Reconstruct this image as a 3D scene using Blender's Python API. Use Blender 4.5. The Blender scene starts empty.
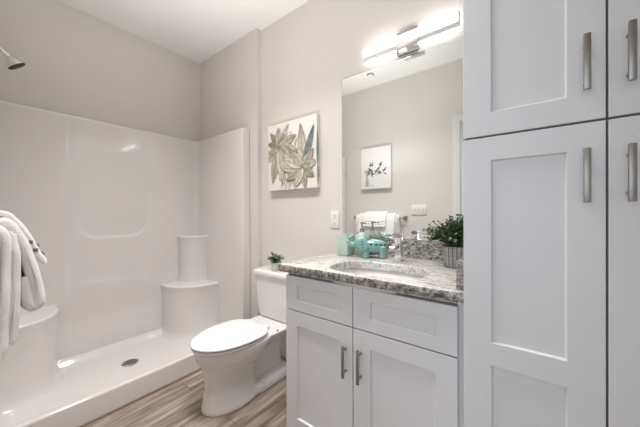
import bpy, bmesh, math, random
from mathutils import Vector, Matrix, noise
random.seed(7)
C = bpy.context.scene.collection
PI = math.pi

# ---------------------------------------------------------------- camera
H = 1.163
yaw, pit, rol = math.radians(37.5), math.radians(-0.2), math.radians(-0.24)
f = Vector((-math.sin(yaw)*math.cos(pit), math.cos(yaw)*math.cos(pit), math.sin(pit)))
r0 = Vector((math.cos(yaw), math.sin(yaw), 0)); u0 = r0.cross(f)
r = r0*math.cos(rol)+u0*math.sin(rol); u = -r0*math.sin(rol)+u0*math.cos(rol)
cam = bpy.data.cameras.new('camera'); camo = bpy.data.objects.new('camera', cam); C.objects.link(camo)
cam.sensor_width = 36; cam.lens = 36*272/640; cam.clip_start = 0.02
M = Matrix((( r.x, u.x, -f.x, 0), (r.y, u.y, -f.y, 0), (r.z, u.z, -f.z, H), (0, 0, 0, 1)))
camo.matrix_world = M
bpy.context.scene.camera = camo

# ---------------------------------------------------------------- world, fill lights, exposure
sc = bpy.context.scene
w = bpy.data.worlds.new('world'); sc.world = w; w.use_nodes = True
w.node_tree.nodes['Background'].inputs[0].default_value = (0.80, 0.88, 1.0, 1)
w.node_tree.nodes['Background'].inputs[1].default_value = 0.5
def area(name, loc, rot, sx, sy, power, col):
    l = bpy.data.lights.new(name, 'AREA'); l.shape = 'RECTANGLE'; l.size = sx; l.size_y = sy
    l.energy = power; l.color = col
    o = bpy.data.objects.new(name, l); C.objects.link(o); o.location = loc; o.rotation_euler = rot
    return o
# daylight-coloured fill behind the doorway, set at an added, unseen window
area('doorway_daylight_fill', (-0.05, -2.28, 1.35), (math.radians(90), 0, 0), 2.3, 2.1, 8, (0.86, 0.92, 1.0))
# added unseen fills: one aimed up at the ceiling, one down from it
up_ = area('upward_fill', (-1.30, 0.74, 1.10), (math.radians(180), 0, 0), 0.6, 0.3, 4.5, (1.0, 0.97, 0.94)); up_.data.spread = math.radians(110)
dn_ = area('downward_fill', (-1.15, 0.78, 2.70), (0, 0, 0), 1.5, 0.25, 8.5, (1.0, 0.975, 0.96)); dn_.data.spread = math.radians(100)
sc.view_settings.view_transform = 'Standard'; sc.view_settings.look = 'None'
sc.view_settings.gamma = 1; sc.view_settings.use_curve_mapping = False
sc.view_settings.exposure = 1.12

# ---------------------------------------------------------------- materials
def mat(name, col, rough=0.5, metal=0.0, spec=0.5, coat=0.0, bump=None, vary=None, emit=None, estr=0, trans=0, sheen=0, sss=0):
    m = bpy.data.materials.new(name); m.use_nodes = True
    nt = m.node_tree; b = nt.nodes['Principled BSDF']
    b.inputs['Base Color'].default_value = (*col, 1); b.inputs['Roughness'].default_value = rough
    b.inputs['Metallic'].default_value = metal; b.inputs['Specular IOR Level'].default_value = spec
    b.inputs['Coat Weight'].default_value = coat; b.inputs['Coat Roughness'].default_value = 0.05
    b.inputs['Transmission Weight'].default_value = trans
    b.inputs['Sheen Weight'].default_value = sheen
    if emit: b.inputs['Emission Color'].default_value = (*emit, 1); b.inputs['Emission Strength'].default_value = estr
    tc = nt.nodes.new('ShaderNodeTexCoord')
    if vary:   # (scale, amount)
        n = nt.nodes.new('ShaderNodeTexNoise'); n.inputs['Scale'].default_value = vary[0]; n.inputs['Detail'].default_value = 4
        nt.links.new(tc.outputs['Object'], n.inputs['Vector'])
        mx = nt.nodes.new('ShaderNodeMix'); mx.data_type = 'RGBA'
        mx.inputs['A'].default_value = (*[c*(1-vary[1]) for c in col], 1); mx.inputs['B'].default_value = (*[min(1, c*(1+vary[1])) for c in col], 1)
        nt.links.new(n.outputs['Fac'], mx.inputs['Factor']); nt.links.new(mx.outputs['Result'], b.inputs['Base Color'])
    if bump:   # (scale, strength, distance)
        n = nt.nodes.new('ShaderNodeTexNoise'); n.inputs['Scale'].default_value = bump[0]; n.inputs['Detail'].default_value = 3
        nt.links.new(tc.outputs['Object'], n.inputs['Vector'])
        bp = nt.nodes.new('ShaderNodeBump'); bp.inputs['Strength'].default_value = bump[1]; bp.inputs['Distance'].default_value = bump[2]
        nt.links.new(n.outputs['Fac'], bp.inputs['Height']); nt.links.new(bp.outputs['Normal'], b.inputs['Normal'])
    return m
def ramp(nt, stops, interp='LINEAR'):
    rp = nt.nodes.new('ShaderNodeValToRGB'); cr = rp.color_ramp; cr.interpolation = interp
    while len(cr.elements) < len(stops): cr.elements.new(0.5)
    for e, (p, c) in zip(cr.elements, stops): e.position = p; e.color = (*c, 1)
    return rp

m_wall = mat('wall_paint', (0.735, 0.70, 0.665), 0.75, spec=0.25, bump=(220, 0.08, 0.002))
m_ceil = mat('ceiling_paint', (0.82, 0.82, 0.815), 0.85, spec=0.2, bump=(150, 0.06, 0.002))
m_trim = mat('trim_paint', (0.78, 0.78, 0.77), 0.4)
m_cab = mat('cabinet_paint', (0.74, 0.74, 0.755), 0.38, spec=0.45)
m_gap_shade = mat('gap_shade_grey', (0.20, 0.20, 0.21), 0.7)  # dark grey standing for the shade inside cabinet gaps
m_nickel = mat('brushed_nickel', (0.33, 0.315, 0.29), 0.36, metal=1.0, bump=(90, 0.12, 0.001))
m_chrome = mat('chrome', (0.80, 0.80, 0.82), 0.08, metal=1.0)
m_darkchrome = mat('satin_metal', (0.42, 0.42, 0.43), 0.22, metal=1.0)
m_shower = mat('gloss_acrylic', (0.78, 0.755, 0.735), 0.09, spec=0.5, coat=0.5, bump=(2.2, 0.03, 0.01))
m_china = mat('glazed_china', (0.80, 0.79, 0.785), 0.1, spec=0.5, coat=0.6)
m_seat = mat('seat_plastic', (0.84, 0.83, 0.82), 0.22, spec=0.5)
m_black = mat('rubber_and_gap_black', (0.02, 0.02, 0.02), 0.6)  # also paints the shaded gap under the toilet lid
m_gap = mat('dark_hole', (0.05, 0.05, 0.05), 0.6)
m_plate = mat('plate_plastic', (0.82, 0.81, 0.79), 0.35)
m_canvas = mat('primed_canvas', (0.80, 0.765, 0.71), 0.8, bump=(400, 0.15, 0.001), vary=(14, 0.04))
m_paper = mat('white_canvas', (0.82, 0.81, 0.80), 0.8, bump=(400, 0.1, 0.001))
m_towel = mat('terry_cotton', (0.88, 0.87, 0.85), 0.95, spec=0.1, bump=(330, 0.9, 0.004), sheen=0.4)
m_dash = mat('grey_stitching', (0.16, 0.16, 0.17), 0.9)
m_teal = mat('teal_glaze', (0.19, 0.38, 0.34), 0.2, coat=0.6, vary=(45, 0.18))
m_mint = mat('mint_glass', (0.52, 0.66, 0.57), 0.3, spec=0.5, vary=(25, 0.08), trans=0.25)
m_stem = mat('plant_stem', (0.10, 0.13, 0.05), 0.7)
m_soil = mat('potting_soil', (0.06, 0.05, 0.04), 0.95, bump=(90, 0.8, 0.01))
m_whitepot = mat('white_ceramic', (0.80, 0.79, 0.78), 0.3)
m_diff = mat('lit_diffuser', (0.9, 0.9, 0.9), 0.4, emit=(1.0, 0.97, 0.945), estr=4.5)
m_mirror = mat('mirror_glass', (0.88, 0.90, 0.89), 0.015, metal=1.0)
m_bevel = mat('mirror_edge', (0.55, 0.60, 0.60), 0.15, metal=0.6)
m_caulk = mat('threshold_strip', (0.33, 0.26, 0.20), 0.6)

# granite
m_granite = mat('granite', (0.5, 0.5, 0.5), 0.16, spec=0.5)
nt = m_granite.node_tree; b = nt.nodes['Principled BSDF']; tc = nt.nodes.new('ShaderNodeTexCoord')
mp = nt.nodes.new('ShaderNodeMapping'); mp.inputs['Rotation'].default_value = (0, 0, 0.30); mp.inputs['Scale'].default_value = (0.9, 3.6, 1.6)
nt.links.new(tc.outputs['Object'], mp.inputs['Vector'])
n1 = nt.nodes.new('ShaderNodeTexNoise'); n1.inputs['Scale'].default_value = 9; n1.inputs['Detail'].default_value = 9; n1.inputs['Roughness'].default_value = 0.68; n1.inputs['Distortion'].default_value = 1.4
nt.links.new(mp.outputs[0], n1.inputs['Vector'])
n2 = nt.nodes.new('ShaderNodeTexNoise'); n2.inputs['Scale'].default_value = 75; n2.inputs['Detail'].default_value = 4; n2.inputs['Roughness'].default_value = 0.7
nt.links.new(tc.outputs['Object'], n2.inputs['Vector'])
n3 = nt.nodes.new('ShaderNodeTexNoise'); n3.inputs['Scale'].default_value = 5; n3.inputs['Detail'].default_value = 5; n3.inputs['Distortion'].default_value = 2
nt.links.new(mp.outputs[0], n3.inputs['Vector'])
ra = ramp(nt, [(0.30, (0.16, 0.16, 0.16)), (0.40, (0.42, 0.41, 0.40)), (0.47, (0.66, 0.65, 0.63)), (0.58, (0.76, 0.75, 0.735)), (0.70, (0.52, 0.51, 0.50))])
nt.links.new(n1.outputs['Fac'], ra.inputs['Fac'])
rb = ramp(nt, [(0.35, (0.35, 0.35, 0.35)), (0.44, (0.80, 0.80, 0.79)), (0.56, (1, 1, 1))])
nt.links.new(n2.outputs['Fac'], rb.inputs['Fac'])
rc = ramp(nt, [(0.46, (1, 1, 1)), (0.62, (0.90, 0.80, 0.70))])
nt.links.new(n3.outputs['Fac'], rc.inputs['Fac'])
mA = nt.nodes.new('ShaderNodeMix'); mA.data_type = 'RGBA'; mA.blend_type = 'MULTIPLY'; mA.inputs['Factor'].default_value = 0.9
nt.links.new(ra.outputs[0], mA.inputs['A']); nt.links.new(rb.outputs[0], mA.inputs['B'])
mB = nt.nodes.new('ShaderNodeMix'); mB.data_type = 'RGBA'; mB.blend_type = 'MULTIPLY'; mB.inputs['Factor'].default_value = 0.6
nt.links.new(mA.outputs['Result'], mB.inputs['A']); nt.links.new(rc.outputs[0], mB.inputs['B'])
nt.links.new(mB.outputs['Result'], b.inputs['Base Color'])

# rougher, darker speckled cut of the same stone (edges and splashes show the grain end on)
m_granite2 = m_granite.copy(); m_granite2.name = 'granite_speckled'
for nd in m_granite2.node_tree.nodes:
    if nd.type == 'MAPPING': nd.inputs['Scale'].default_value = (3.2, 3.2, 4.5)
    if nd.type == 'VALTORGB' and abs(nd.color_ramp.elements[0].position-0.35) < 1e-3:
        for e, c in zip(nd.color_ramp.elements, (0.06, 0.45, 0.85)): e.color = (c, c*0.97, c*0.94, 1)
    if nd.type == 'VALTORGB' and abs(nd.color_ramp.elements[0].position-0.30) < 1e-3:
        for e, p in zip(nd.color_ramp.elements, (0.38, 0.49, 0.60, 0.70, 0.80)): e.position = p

# wood-look planks running towards the vanity wall
m_floor = mat('plank_tile', (0.4, 0.3, 0.25), 0.42, spec=0.4)
nt = m_floor.node_tree; b = nt.nodes['Principled BSDF']; tc = nt.nodes.new('ShaderNodeTexCoord')
mp = nt.nodes.new('ShaderNodeMapping'); mp.inputs['Rotation'].default_value = (0, 0, PI/2)
nt.links.new(tc.outputs['Object'], mp.inputs['Vector'])
br = nt.nodes.new('ShaderNodeTexBrick'); br.inputs['Scale'].default_value = 1; br.inputs['Brick Width'].default_value = 0.9; br.inputs['Row Height'].default_value = 0.125
br.inputs['Mortar Size'].default_value = 0.0022; br.inputs['Color1'].default_value = (0, 0, 0, 1); br.inputs['Color2'].default_value = (1, 1, 1, 1); br.inputs['Mortar'].default_value = (0.5, 0.5, 0.5, 1); br.offset = 0.37
nt.links.new(mp.outputs[0], br.inputs['Vector'])
ms = nt.nodes.new('ShaderNodeMapping'); ms.inputs['Scale'].default_value = (26, 2.2, 1)
nt.links.new(tc.outputs['Object'], ms.inputs['Vector'])
add = nt.nodes.new('ShaderNodeVectorMath'); add.operation = 'ADD'
nt.links.new(ms.outputs[0], add.inputs[0]); nt.links.new(br.outputs['Color'], add.inputs[1])
gn = nt.nodes.new('ShaderNodeTexNoise'); gn.inputs['Scale'].default_value = 1.0; gn.inputs['Detail'].default_value = 7; gn.inputs['Roughness'].default_value = 0.62; gn.inputs['Distortion'].default_value = 0.6
nt.links.new(add.outputs[0], gn.inputs['Vector'])
rg = ramp(nt, [(0.30, (0.10, 0.075, 0.06)), (0.43, (0.21, 0.165, 0.13)), (0.54, (0.33, 0.275, 0.225)), (0.68, (0.48, 0.43, 0.38))])
nt.links.new(gn.outputs['Fac'], rg.inputs['Fac'])
rp = ramp(nt, [(0.0, (0.60, 0.60, 0.62)), (0.5, (0.98, 0.95, 0.91)), (1.0, (1.22, 1.21, 1.20))])
nt.links.new(br.outputs['Color'], rp.inputs['Fac'])
mA = nt.nodes.new('ShaderNodeMix'); mA.data_type = 'RGBA'; mA.blend_type = 'MULTIPLY'; mA.inputs['Factor'].default_value = 1
nt.links.new(rg.outputs[0], mA.inputs['A']); nt.links.new(rp.outputs[0], mA.inputs['B'])
mB = nt.nodes.new('ShaderNodeMix'); mB.data_type = 'RGBA'; mB.inputs['B'].default_value = (0.14, 0.11, 0.09, 1)
nt.links.new(br.outputs['Fac'], mB.inputs['Factor']); nt.links.new(mA.outputs['Result'], mB.inputs['A'])
nt.links.new(mB.outputs['Result'], b.inputs['Base Color'])

# pot with a woven grid
m_woven = mat('woven_cement', (0.5, 0.5, 0.48), 0.85)
nt = m_woven.node_tree; b = nt.nodes['Principled BSDF']; tc = nt.nodes.new('ShaderNodeTexCoord')
uvn = nt.nodes.new('ShaderNodeUVMap')
bk = nt.nodes.new('ShaderNodeTexBrick'); bk.offset = 0; bk.inputs['Scale'].default_value = 1; bk.inputs['Brick Width'].default_value = 0.05; bk.inputs['Row Height'].default_value = 0.19
bk.inputs['Mortar Size'].default_value = 0.008; bk.inputs['Color1'].default_value = (0.34, 0.335, 0.32, 1); bk.inputs['Color2'].default_value = (0.46, 0.455, 0.44, 1); bk.inputs['Mortar'].default_value = (0.16, 0.155, 0.15, 1)
nt.links.new(uvn.outputs[0], bk.inputs['Vector']); nt.links.new(bk.outputs['Color'], b.inputs['Base Color'])

# colour-attribute material for painted motifs and leaves
def attr_mat(name, rough, watery=0.0, spec=0.3):
    m = mat(name, (0.5, 0.5, 0.5), rough, spec=spec)
    nt = m.node_tree; b = nt.nodes['Principled BSDF']
    at = nt.nodes.new('ShaderNodeAttribute'); at.attribute_name = 'tint'
    if watery:
        tc = nt.nodes.new('ShaderNodeTexCoord'); n = nt.nodes.new('ShaderNodeTexNoise'); n.inputs['Scale'].default_value = 38; n.inputs['Detail'].default_value = 4
        nt.links.new(tc.outputs['Object'], n.inputs['Vector'])
        rr = ramp(nt, [(0.3, (1-watery,)*3), (0.7, (1+watery,)*3)])
        nt.links.new(n.outputs['Fac'], rr.inputs['Fac'])
        mx = nt.nodes.new('ShaderNodeMix'); mx.data_type = 'RGBA'; mx.blend_type = 'MULTIPLY'; mx.inputs['Factor'].default_value = 1
        nt.links.new(at.outputs['Color'], mx.inputs['A']); nt.links.new(rr.outputs[0], mx.inputs['B'])
        nt.links.new(mx.outputs['Result'], b.inputs['Base Color'])
    else: nt.links.new(at.outputs['Color'], b.inputs['Base Color'])
    return m
m_paint = attr_mat('painted_motif', 0.8, 0.22)
m_leaf = attr_mat('leaf_green', 0.45, 0.15)

# ---------------------------------------------------------------- mesh helpers
def worldpos(o):
    p = Vector((0, 0, 0))
    while o is not None: p += o.location; o = o.parent
    return p
def obj(name, bm, m, parent=None, smooth=None, origin=None):
    """bm is in world coordinates; it is shifted so the object sits under its parent"""
    off = worldpos(parent) if parent else Vector(origin or (0, 0, 0))
    bmesh.ops.translate(bm, verts=bm.verts, vec=-off)
    me = bpy.data.meshes.new(name)
    bmesh.ops.recalc_face_normals(bm, faces=bm.faces[:]) if smooth != 'raw' else None
    bm.to_mesh(me); bm.free()
    for mm in (m if isinstance(m, (list, tuple)) else [m]): me.materials.append(mm)
    if smooth is not None:
        for p in me.polygons: p.use_smooth = True
        if smooth != 'raw' and smooth < 180:
            try: me.set_sharp_from_angle(angle=math.radians(smooth))
            except Exception: pass
    o = bpy.data.objects.new(name, me); C.objects.link(o)
    if parent: o.parent = parent
    elif origin: o.location = origin
    return o
def thing(name, label, cat, loc, group=None):
    o = bpy.data.objects.new(name, None); C.objects.link(o); o.location = loc
    o.empty_display_size = 0.05
    o['label'] = label; o['category'] = cat
    if group: o['group'] = group
    return o
def tag(o, label, cat, group=None):
    o['label'] = label; o['category'] = cat
    if group: o['group'] = group
    return o
def struct(o): o['kind'] = 'structure'; return o
def new(): return bmesh.new()
def box(bm, x0, x1, y0, y1, z0, z1, bev=0, seg=2, mi=0):
    t = bmesh.new(); bmesh.ops.create_cube(t, size=1)
    for v in t.verts: v.co = Vector(((x0+x1)/2+v.co.x*(x1-x0), (y0+y1)/2+v.co.y*(y1-y0), (z0+z1)/2+v.co.z*(z1-z0)))
    if bev: bmesh.ops.bevel(t, geom=t.edges[:], offset=bev, segments=seg, profile=0.5, affect='EDGES')
    merge(bm, t, mi)
def merge(bm, t, mi=0, mtx=None):
    mp = {}
    for v in t.verts: mp[v] = bm.verts.new(mtx @ v.co if mtx else v.co)
    for fc in t.faces:
        try: nf = bm.faces.new([mp[v] for v in fc.verts]); nf.material_index = mi
        except ValueError: pass
    t.free()
def loft(bm, rings, cap=True, mi=0, closed=True):
    vs = [[bm.verts.new(p) for p in rg] for rg in rings]
    n = len(rings[0])
    for a, b2 in zip(vs, vs[1:]):
        for i in range(n if closed else n-1):
            j = (i+1) % n
            fc = bm.faces.new((a[i], a[j], b2[j], b2[i])); fc.material_index = mi
    if cap:
        for rg in (vs[0], vs[-1]):
            fc = bm.faces.new(rg); fc.material_index = mi
    return vs
def circ(c, rad, n=24, ax='z', ry=None):
    out = []
    for i in range(n):
        a = 2*PI*i/n; p, q = rad*math.cos(a), (ry or rad)*math.sin(a)
        out.append(Vector(c)+(Vector((p, q, 0)) if ax == 'z' else Vector((0, p, q)) if ax == 'x' else Vector((p, 0, q))))
    return out
def lathe(bm, cx, cy, prof, n=32, cap=True, mi=0):
    return loft(bm, [circ((cx, cy, z), max(rr, 1e-4), n) for rr, z in prof], cap, mi)
def tube(bm, pts, rad, n=12, cap=True, mi=0):
    pts = [Vector(p) for p in pts]; rings = []
    up = Vector((0, 0, 1))
    for i, p in enumerate(pts):
        d = (pts[min(i+1, len(pts)-1)]-pts[max(i-1, 0)]).normalized()
        s = d.cross(up); s = s.normalized() if s.length > 1e-3 else Vector((1, 0, 0))
        t = s.cross(d).normalized(); rr = rad[i] if isinstance(rad, (list, tuple)) else rad
        rings.append([p+s*math.cos(2*PI*k/n)*rr+t*math.sin(2*PI*k/n)*rr for k in range(n)])
    loft(bm, rings, cap, mi)
def rrect(x0, x1, y0, y1, z, rad, n=6):
    out = []
    for cx, cy, a0 in ((x1-rad, y1-rad, 0), (x0+rad, y1-rad, 90), (x0+rad, y0+rad, 180), (x1-rad, y0+rad, 270)):
        for k in range(n+1):
            a = math.radians(a0+90*k/n); out.append(Vector((cx+rad*math.cos(a), cy+rad*math.sin(a), z)))
    return out
def smoothstep(a, b2, x):
    t = max(0, min(1, (x-a)/(b2-a))); return t*t*(3-2*t)
def apply_mods(o):
    dg = bpy.context.evaluated_depsgraph_get(); me = bpy.data.meshes.new_from_object(o.evaluated_get(dg))
    o.modifiers.clear(); old = o.data; o.data = me
    for p in me.polygons: p.use_smooth = True
def remesh(o, vox, it=6, fac=0.5):
    md = o.modifiers.new('r', 'REMESH'); md.mode = 'VOXEL'; md.voxel_size = vox; md.use_smooth_shade = True
    s = o.modifiers.new('s', 'SMOOTH'); s.factor = fac; s.iterations = it
    apply_mods(o)

# ---------------------------------------------------------------- room dimensions (metres, camera axis at x=0 y=0)
YW = 1.565      # wall that carries mirror, vanity and toilet
YA = 1.52       # furred wall above the shower's far end
XL = -2.76      # wall behind the shower
XC = -1.94      # front of the shower
XR = 0.475
ZC = 2.74
DX0, DX1, DZ = -0.56, 0.32, 2.10    # doorway

def sbox(name, *a, m=m_wall, bev=0):
    bm = new(); box(bm, *a, bev=bev); return struct(obj(name, bm, m))
sbox('floor', XL-0.12, XR+0.12, -2.4, YW+0.12, -0.08, 0.0, m=m_floor)
bm = new(); box(bm, XL-0.12, XR+0.12, -0.12, YW+0.12, ZC, ZC+0.08); struct(obj('ceiling', bm, m_ceil))
sbox('wall_left', XL-0.12, XL, 0.0, YW+0.12, 0, ZC)
sbox('wall_back', XL, XR+0.12, YW, YW+0.12, 0, ZC)
sbox('wall_alcove', XL, -1.835, YA, YW, 0, ZC, bev=0.0)
sbox('wall_right', XR, XR+0.12, 0.0, YW, 0, ZC)
bm = new()
box(bm, XL-0.12, DX0, -0.12, 0, 0, ZC); box(bm, DX1, XR+0.12, -0.12, 0, 0, ZC); box(bm, DX0, DX1, -0.12, 0, DZ, ZC)
struct(obj('wall_front', bm, m_wall))
# corner bead strip of the furred wall catching light
# door casing and jamb
bm = new()
cw, ct = 0.07, 0.016
for y0, y1 in ((0.0, ct), (-0.12-ct, -0.12)):
    box(bm, DX0-cw, DX0, y0, y1, 0, DZ+cw, 0.003); box(bm, DX1, DX1+cw, y0, y1, 0, DZ+cw, 0.003); box(bm, DX0, DX1, y0, y1, DZ, DZ+cw, 0.003)
box(bm, DX0, DX0+0.018, -0.12, 0, 0, DZ); box(bm, DX1-0.018, DX1, -0.12, 0, 0, DZ); box(bm, DX0+0.018, DX1-0.018, -0.12, 0, DZ-0.018, DZ)
struct(obj('door_1', bm, m_trim))
# baseboards
sbox('baseboard_back', -1.834, -0.992, YW-0.014, YW, 0, 0.10, m=m_trim, bev=0.003)
sbox('baseboard_front', XC+0.02, DX0-cw, 0, 0.014, 0, 0.10, m=m_trim, bev=0.003)
# unseen room beyond the doorway; its wide window is added to carry the fill
bm = new()
box(bm, -1.5, -1.38, -2.4, -0.12, 0, ZC); box(bm, 1.28, 1.4, -2.4, -0.12, 0, ZC)
box(bm, -1.38, -1.25, -2.4, -2.3, 0, ZC); box(bm, 1.15, 1.28, -2.4, -2.3, 0, ZC); box(bm, -1.25, 1.15, -2.4, -2.3, 0, 0.25); box(bm, -1.25, 1.15, -2.4, -2.3, 2.45, ZC)
struct(obj('wall_outer', bm, m_wall))
sbox('trim_2', 0.596, 1.4, -2.4, -0.12, -0.08, 0.0, m=m_floor)
sbox('trim_3', -1.5, 1.4, -2.4, -0.12, ZC, ZC+0.08, m=m_ceil)
bm = new()
for x in (-1.25, -0.07, 1.11): box(bm, x, x+0.04, -2.38, -2.34, 0.25, 2.45)
for z in (0.25, 2.41): box(bm, -1.21, 1.11, -2.38, -2.34, z, z+0.04)
struct(obj('added_window_1', bm, m_trim))  # added window frame in front of the fill light, never in view
sbox('trim_4', XC+0.001, XC+0.012, 0.001, 1.20, 0.0, 0.012, m=m_caulk, bev=0.003)

# ---------------------------------------------------------------- shower stall
sh = thing('shower_stall', 'glossy white one-piece shower stall with moulded corner seats', 'shower', (-2.35, 0.76, 0))
XI, YI0, YI1, ZT = -2.68, 0.07, 1.44, 1.893
SEG = 0.461
def arc(cx, cy, rad, a0, a1, n):
    return [(cx+rad*math.cos(math.radians(a0+(a1-a0)*k/n)), cy+rad*math.sin(math.radians(a0+(a1-a0)*k/n))) for k in range(n+1)]
path = [(XC, 0.004), (XC, 0.03)]
path += arc(XC-0.012, YI0-0.012, 0.012, 0, 90, 4)
path += [(XC-0.1, YI0), (XI+0.2, YI0)]
path += arc(XI+0.05, YI0+0.05, 0.05, 270, 180, 8)
ny = 150
path += [(XI, YI0+0.05+(YI1-YI0-0.10)*k/ny) for k in range(1, ny)]
path += arc(XI+0.05, YI1-0.05, 0.05, 180, 90, 8)
path += [(XI+0.2, YI1), (XC-0.1, YI1)]
path += arc(XC-0.012, YI1+0.012, 0.012, 270, 360, 4)
path += [(XC, 1.485), (XC, 1.516)]
def recess(y, z):
    """shallow moulded panel of the back wall, deepest at its rounded bottom"""
    cy, hw = 0.745, 0.235; zb = 0.965; rad = 0.13
    qx = abs(y-cy)-(hw-rad); qz = (zb+rad)-z
    d = math.hypot(max(qx, 0), max(qz, 0))-rad if (qx > 0 and qz > 0) else max(qx-rad, qz-rad)
    ins = 1-smoothstep(-0.016, 0.0, d)
    return ins*0.010*(1-smoothstep(1.1, 1.72, z))
zs = [0.03]+[0.10+(ZT-0.012-0.10)*k/150 for k in range(151)]
bm = new(); rings = []
for z in zs:
    row = []
    for (x, y) in path:
        if abs(x-XI) < 1e-4:
            x = x-recess(y, z)+0.0022*(1-smoothstep(SEG-0.010, SEG, y))
        row.append(Vector((x, y, z)))
    rings.append(row)
def outward(x, y, d):
    nx = XL+0.003 if x < XC-0.05 and YI0+0.02 < y < YI1-0.02 else x
    if y <= YI0+0.05: ny_ = max(0.003, y-d)
    elif y >= YI1-0.05: ny_ = min(1.517, y+d)
    else: ny_ = y
    if x < XI+0.06: nx = max(XL+0.003, x-d)
    return nx, ny_
for d, dz in ((0.002, 0.006), (0.008, 0.011), (0.016, 0.012), (0.09, 0.012)):
    rings.append([Vector((*outward(p.x, p.y, d), ZT-0.012+dz)) for p in rings[len(zs)-1]])
loft(bm, rings, cap=False, closed=False)
obj('surround', bm, m_shower, sh, smooth=60)
# pan: height field with a front skirt
bm = new(); nx, nyy = 56, 90; x0, x1 = XI-0.01, XC; y0, y1 = YI0-0.005, YI1+0.005
def pan_z(x, y):
    z = 0.052+0.012*min(1, math.hypot(x+2.35, y-0.75)/0.7)
    z += 0.076*smoothstep(XC-0.13, XC-0.035, x)
    for d in (x-XI, y-YI0, YI1-y):
        z = max(z, 0.052+0.055*(1-smoothstep(0.0, 0.075, d))) if d < 0.075 else z
    if x > XC-0.014: t = (x-(XC-0.014))/0.014; z -= 0.014*(1-math.sqrt(max(0, 1-t*t)))
    return z
xs = [x0+(x1-x0)*i/nx for i in range(nx)]+[x1-0.010, x1-0.006, x1-0.003, x1-0.001, x1]
xs = sorted(set(xs))
grid = [[bm.verts.new((x, y0+(y1-y0)*j/nyy, pan_z(x, y0+(y1-y0)*j/nyy))) for j in range(nyy+1)] for x in xs]
for a, b2 in zip(grid, grid[1:]):
    for j in range(nyy): bm.faces.new((a[j], b2[j], b2[j+1], a[j+1]))
low = [bm.verts.new((x1, v.co.y, 0.0)) for v in grid[-1]]
for j in range(nyy): bm.faces.new((grid[-1][j], low[j], low[j+1], grid[-1][j+1]))
# skirt ends under the flanges
box(bm, XC-0.03, XC, 0.004, YI0, 0, 0.10); box(bm, XC-0.03, XC, YI1, 1.516, 0, 0.10)
obj('shower_pan', bm, m_shower, sh, smooth=50)
# corner seats and shelves
def tower(name, sgn, yc, rx, ry, z0, z1):
    bm = new(); n = 22; rings = []
    fl = 0.035 if z0 < 0.3 else 0.008
    prof = [(z0, fl), (z0+0.02, fl*0.35), (z0+0.05, 0.000), (z0+0.10, -0.004), (z1-0.08, -0.002), (z1-0.03, 0.001), (z1-0.014, 0.006), (z1-0.005, 0.005), (z1, -0.002), (z1+0.001, -0.015)]
    for z, e in prof:
        ring = [Vector((XI-0.005, yc+sgn*0.005, z))]
        for k in range(n+1):
            a = PI/2*k/n
            c, s = math.cos(a)**0.80, math.sin(a)**0.80
            ring.append(Vector((XI-0.002+(rx+e)*c, yc-sgn*(ry+e)*s+sgn*0.002, z)))
        rings.append(ring)
    loft(bm, rings)
    obj(name, bm, m_shower, sh, smooth=45)
tower('corner_seat', 1, YI1, 0.37, 0.35, 0.055, 0.512)
tower('corner_shelf', 1, YI1, 0.18, 0.20, 0.505, 0.945)
tower('corner_seat', -1, YI0, 0.37, 0.32, 0.055, 0.512)
tower('corner_shelf', -1, YI0, 0.18, 0.20, 0.505, 0.945)
bm = new(); lathe(bm, -2.348, 0.737, [(0.052, 0.052), (0.052, 0.058), (0.046, 0.0605), (0.001, 0.0605)], 32)
dr = obj('drain', bm, m_darkchrome, sh, smooth=40)
bm = new()
for rr, k in ((0.036, 14), (0.023, 9), (0.010, 5)):
    for i in range(k):
        a = 2*PI*i/k; box(bm, -2.348+rr*math.cos(a)-0.004, -2.348+rr*math.cos(a)+0.004, 0.737+rr*math.sin(a)-0.004, 0.737+rr*math.sin(a)+0.004, 0.0600, 0.0612)
obj('drain_holes', bm, m_gap, dr)

# shower head on its arm
hd = thing('overhead_shower', 'chrome bell shower head on bent arm high above the shower stall', 'shower head', (-2.32, 0.0, 2.13))
bm = new(); tube(bm, [(-2.32, 0.006, 2.13), (-2.32, 0.05, 2.128), (-2.32, 0.09, 2.105), (-2.32, 0.142, 2.058)], 0.010, 14)
obj('arm', bm, m_chrome, hd, smooth=40)
bm = new(); loft(bm, [circ((-2.32, y, 2.13), rr, 24, 'y') for y, rr in ((0.001, 0.032), (0.006, 0.030), (0.012, 0.014))]); obj('wall_flange', bm, m_chrome, hd, smooth=40)
bm = new(); t = new()
loft(t, [circ((0, 0, z), rr, 28) for z, rr in ((0.0, 0.011), (0.010, 0.014), (0.018, 0.012), (0.028, 0.020), (0.045, 0.032), (0.062, 0.041), (0.068, 0.043))])
d = Vector((0, 0.62, -0.78)).normalized(); q = Vector((0, 0, 1)).rotation_difference(d)
MT = Matrix.Translation((-2.32, 0.140, 2.060)) @ q.to_matrix().to_4x4()
merge(bm, t, 0, MT); obj('head', bm, m_chrome, hd, smooth=40)
bm = new(); t = new(); loft(t, [circ((0, 0, z), rr, 28) for z, rr in ((0.0675, 0.0415), (0.071, 0.0405), (0.0715, 0.02))]); merge(bm, t, 0, MT); obj('spray_face', bm, m_black, hd, smooth=40)

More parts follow.
